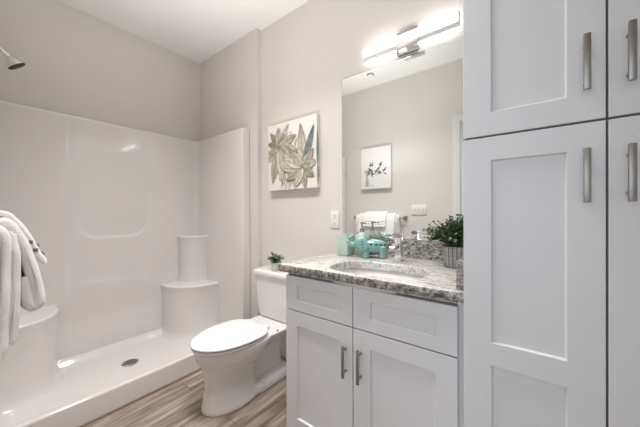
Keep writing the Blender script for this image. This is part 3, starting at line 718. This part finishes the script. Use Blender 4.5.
# ---------------------------------------------------------------- things on the countertop
# mint tumbler
bm = new(); mx0, mx1, my0, my1 = -0.945, -0.862, 1.395, 1.478
loft(bm, [rrect(mx0+e, mx1-e, my0+e, my1-e, z, 0.010) for z, e in ((0.9005, 0.003), (0.904, 0), (1.026, 0), (1.028, 0.0015), (1.026, 0.004), (0.912, 0.005))])
tm = obj('tumbler', bm, m_mint, smooth=40, origin=(-0.903, 1.436, 0.9005)); tag(tm, 'square pale mint green tumbler at the left end of the countertop', 'tumbler')
# soap dispenser
dp = thing('soap_dispenser', 'pale mint green soap dispenser with dark pump behind the elephant figurine', 'soap dispenser', (-0.815, 1.487, 0.9))
bm = new(); loft(bm, [rrect(-0.815-a, -0.815+a, 1.487-a, 1.487+a, z, rad) for z, a, rad in ((0.9005, 0.034, 0.012), (0.904, 0.037, 0.014), (1.005, 0.037, 0.014), (1.022, 0.034, 0.016), (1.034, 0.020, 0.012), (1.044, 0.013, 0.011))]); obj('bottle', bm, m_mint, dp, smooth=50)
bm = new(); lathe(bm, -0.815, 1.487, [(0.014, 1.042), (0.014, 1.062), (0.006, 1.064), (0.0045, 1.092), (0.010, 1.094), (0.010, 1.104)], 18); tube(bm, [(-0.815, 1.487, 1.099), (-0.790, 1.475, 1.099), (-0.776, 1.469, 1.095)], [0.006, 0.005, 0.004], 10); obj('pump', bm, m_darkchrome, dp, smooth=45)

# elephant figurine
EX, EY = -0.735, 1.425
el = thing('elephant_figurine', 'teal ceramic elephant with raised trunk and cut-out holes beside the faucet', 'figurine', (EX, EY, 0.9))
A0 = math.radians(28)      # turned a little towards the back right
ES = 1.08
def E_(x, y, z):
    x, y = ES*x+0.004, ES*y
    return Vector((EX+x*math.cos(A0)-y*math.sin(A0), EY+x*math.sin(A0)+y*math.cos(A0), 0.9+z*1.03))
def ell(bm, c, rx, ry, rz, tilt=0):
    t = new(); bmesh.ops.create_icosphere(t, subdivisions=3, radius=1)
    R = Matrix.Rotation(A0, 4, 'Z') @ Matrix.Rotation(tilt, 4, 'Y') @ Matrix.Diagonal((rx*ES, ry*ES, rz*1.03, 1))
    merge(bm, t, 0, Matrix.Translation(E_(*c)) @ R)
bm = new()
ell(bm, (0.022, 0, 0.066), 0.060, 0.036, 0.040); ell(bm, (0.055, 0, 0.062), 0.034, 0.034, 0.037)
ell(bm, (-0.048, 0, 0.082), 0.040, 0.034, 0.040)
for x in (-0.020, 0.066):
    for y in (-0.020, 0.020):
        loft(bm, [circ(E_(x, y, z), rr, 16) for z, rr in ((0.001, 0.0205), (0.006, 0.0215), (0.03, 0.0195), (0.065, 0.021))])
pts = [(-0.066, 0, 0.078), (-0.088, 0, 0.072), (-0.106, 0, 0.078), (-0.118, 0, 0.094), (-0.114, 0, 0.110), (-0.100, 0, 0.116), (-0.086, 0, 0.120)]
tube(bm, [E_(*p) for p in pts], [0.022, 0.018, 0.015, 0.013, 0.011, 0.010, 0.009], 14)
tube(bm, [E_(0.088, 0, 0.08), E_(0.097, 0, 0.06), E_(0.096, 0, 0.04)], 0.004, 8)
eb = obj('body', bm, m_teal, el); remesh(eb, 0.0028, 4, 0.5)
for s in (-1, 1):
    bm = new(); t = new(); bmesh.ops.create_icosphere(t, subdivisions=3, radius=1)
    merge(bm, t, 0, Matrix.Translation(E_(-0.036, s*0.036, 0.076)) @ Matrix.Rotation(A0+s*0.35, 4, 'Z') @ Matrix.Diagonal((0.030, 0.005, 0.036, 1)))
    obj('ear', bm, m_teal, el, smooth=180)
    bm = new(); t = new(); bmesh.ops.create_icosphere(t, subdivisions=2, radius=0.0035); merge(bm, t, 0, Matrix.Translation(E_(-0.066, s*0.021, 0.092))); obj('eye', bm, m_black, el, smooth=180)
def hole(c, rx, rz, s, yaw_=0.0):
    bm = new(); t = new(); bmesh.ops.create_uvsphere(t, u_segments=14, v_segments=8, radius=1)
    merge(bm, t, 0, Matrix.Translation(E_(*c)) @ Matrix.Rotation(A0+yaw_, 4, 'Z') @ Matrix.Diagonal((rx, 0.0022, rz, 1))); obj('cut_out', bm, m_gap, el, smooth=180)
for x in (0.006, 0.032, 0.056): hole((x, -0.0335+0.0006*(x > 0.05), 0.078), 0.0085, 0.0055, 1)
hole((0.078, -0.023, 0.078), 0.007, 0.005, 1, 0.7)
for c in ((-0.04, -0.0425, 0.094), (-0.044, -0.0435, 0.078), (-0.04, -0.0428, 0.062)): hole(c, 0.0035, 0.0035, 1, -0.35)
# plants
def leaf_mesh(bm, cols, base, d_, n_, ln, wd, col, cup=0.15):
    d_ = d_.normalized(); s_ = d_.cross(n_); s_ = s_.normalized() if s_.length > 1e-4 else Vector((1, 0, 0)); n_ = s_.cross(d_)
    rows = []
    for t, ww in ((0, 0.15), (0.2, 0.78), (0.45, 1.0), (0.72, 0.90), (0.92, 0.50), (1.0, 0.10)):
        c = base+d_*ln*t-n_*ln*cup*t*t
        rows.append([bm.verts.new(c-s_*wd*ww*0.5+n_*wd*0.12*ww), bm.verts.new(c), bm.verts.new(c+s_*wd*ww*0.5+n_*wd*0.12*ww)])
        q = 0.85+0.3*t; cols += [tuple(x*q for x in col)]*3
    for a, b2 in zip(rows, rows[1:]):
        for k in range(2): bm.faces.new((a[k], a[k+1], b2[k+1], b2[k]))
def plant(root, top, shape, nst, lf, ln, wd, palette, seed, limit=None):
    rnd = random.Random(seed); bs = new(); bl = new(); cols = []
    for i in range(nst):
        th_ = rnd.uniform(0, 2*PI); ro = rnd.uniform(0.02, 1.0)**0.55
        tip = top+Vector((math.cos(th_)*shape[0]*ro, math.sin(th_)*shape[1]*ro, shape[2]*math.sqrt(max(0, 1-ro*ro*0.85))*rnd.uniform(0.35, 1.0)-shape[3]*ro**3))
        b0 = top+Vector((rnd.uniform(-1, 1)*shape[4], rnd.uniform(-1, 1)*shape[4], -0.01))
        mid = b0.lerp(tip, 0.5)+Vector((0, 0, shape[2]*0.22))
        P = [((1-t)**2)*b0+2*t*(1-t)*mid+t*t*tip for t in [k/6 for k in range(7)]]
        if limit: P = [Vector((min(max(p.x, limit[0]), limit[1]), min(p.y, limit[2]), p.z)) for p in P]
        tube(bs, P, 0.0013, 5)
        for k in range(lf):
            t = 0.25+0.75*(k+0.5)/lf; j = min(int(t*6), 5); p = P[j].lerp(P[j+1], t*6-j)
            ax = (P[j+1]-P[j]).normalized() if (P[j+1]-P[j]).length > 1e-5 else Vector((0, 0, 1))
            side = Vector((rnd.uniform(-1, 1), rnd.uniform(-1, 1), rnd.uniform(-0.3, 0.9))).normalized()
            q = rnd.uniform(0.7, 1.15)
            dd = ax*0.5+side
            endp = p+dd.normalized()*ln*q
            if limit and (endp.x > limit[1]+0.012 or endp.y > limit[2]+0.012): continue
            leaf_mesh(bl, cols, p, dd, Vector((rnd.uniform(-0.6, 0.6), rnd.uniform(-0.6, 0.6), 1)), ln*q, wd*q, rnd.choice(palette))
    obj('stems', bs, m_stem, root, smooth=180)
    o = obj('foliage', bl, m_leaf, root, smooth='raw'); set_tint(o, cols)
def uv_pot(o, cx, cy):
    uv = o.data.uv_layers.new(name='UVMap')
    for p in o.data.polygons:
        angs_ = []
        for li in p.loop_indices:
            v = o.data.vertices[o.data.loops[li].vertex_index].co; angs_.append(math.atan2(v.y, v.x)/(2*PI)+0.5)
        if max(angs_)-min(angs_) > 0.5: angs_ = [a+1 if a < 0.5 else a for a in angs_]
        for li, a in zip(p.loop_indices, angs_):
            v = o.data.vertices[o.data.loops[li].vertex_index].co; uv.data[li].uv = (a, v.z/0.1)
PXp, PYp = -0.279, 1.424
pl = thing('potted_plant', 'bushy dark green plant in a grey woven pot on the countertop', 'plant', (PXp, PYp, 0.9))
bm = new(); lathe(bm, PXp, PYp, [(0.046, 0.9005), (0.050, 0.903), (0.054, 0.93), (0.0575, 0.97), (0.059, 0.998), (0.057, 1.000), (0.054, 0.998), (0.053, 0.985)], 40, cap=True)
pt = obj('pot', bm, m_woven, pl, smooth=50); uv_pot(pt, PXp, PYp)
bm = new(); lathe(bm, PXp, PYp, [(0.053, 0.984), (0.053, 0.988), (0.03, 0.991), (0.002, 0.992)], 24); obj('soil', bm, m_soil, pl)
GR = [(0.040, 0.075, 0.033), (0.060, 0.105, 0.050), (0.090, 0.145, 0.072), (0.028, 0.052, 0.026), (0.15, 0.20, 0.12)]
plant(pl, Vector((PXp, PYp, 0.995)), (0.158, 0.115, 0.165, 0.008, 0.025), 120, 10, 0.0150, 0.0150, GR, 4, limit=(-0.46, -0.186, 1.512))
SXp, SYp = -1.505, 1.400
sp = thing('small_succulent', 'small leafy green plant in a white pot on the toilet tank lid', 'plant', (SXp, SYp, 0.7315))
bm = new(); lathe(bm, SXp, SYp, [(0.022, 0.7320), (0.025, 0.7345), (0.030, 0.7755), (0.031, 0.7915), (0.029, 0.7925), (0.028, 0.7835)], 28); obj('pot', bm, m_whitepot, sp, smooth=50)
bm = new(); lathe(bm, SXp, SYp, [(0.028, 0.7815), (0.028, 0.7845), (0.002, 0.7875)], 18); obj('soil', bm, m_soil, sp)
plant(sp, Vector((SXp+0.018, SYp, 0.797)), (0.088, 0.05, 0.075, 0.012, 0.012), 30, 7, 0.018, 0.014, [(0.05, 0.11, 0.04), (0.09, 0.16, 0.07), (0.16, 0.24, 0.13), (0.26, 0.32, 0.22), (0.03, 0.07, 0.03)], 9)

# ceiling sprinkler seen in the mirror
cs = thing('ceiling_sprinkler', 'small round white cover on the ceiling, reflected near the top of the mirror', 'sprinkler', (-1.435, 0.29, ZC))
bm = new(); lathe(bm, -1.435, 0.29, [(0.040, ZC-0.0005), (0.040, ZC-0.008), (0.034, ZC-0.012), (0.030, ZC-0.012)], 28); obj('trim_ring', bm, m_darkchrome, cs, smooth=40)
bm = new(); lathe(bm, -1.435, 0.29, [(0.030, ZC-0.006), (0.030, ZC-0.018), (0.024, ZC-0.021), (0.002, ZC-0.022)], 28); obj('cover', bm, m_plate, cs, smooth=40)
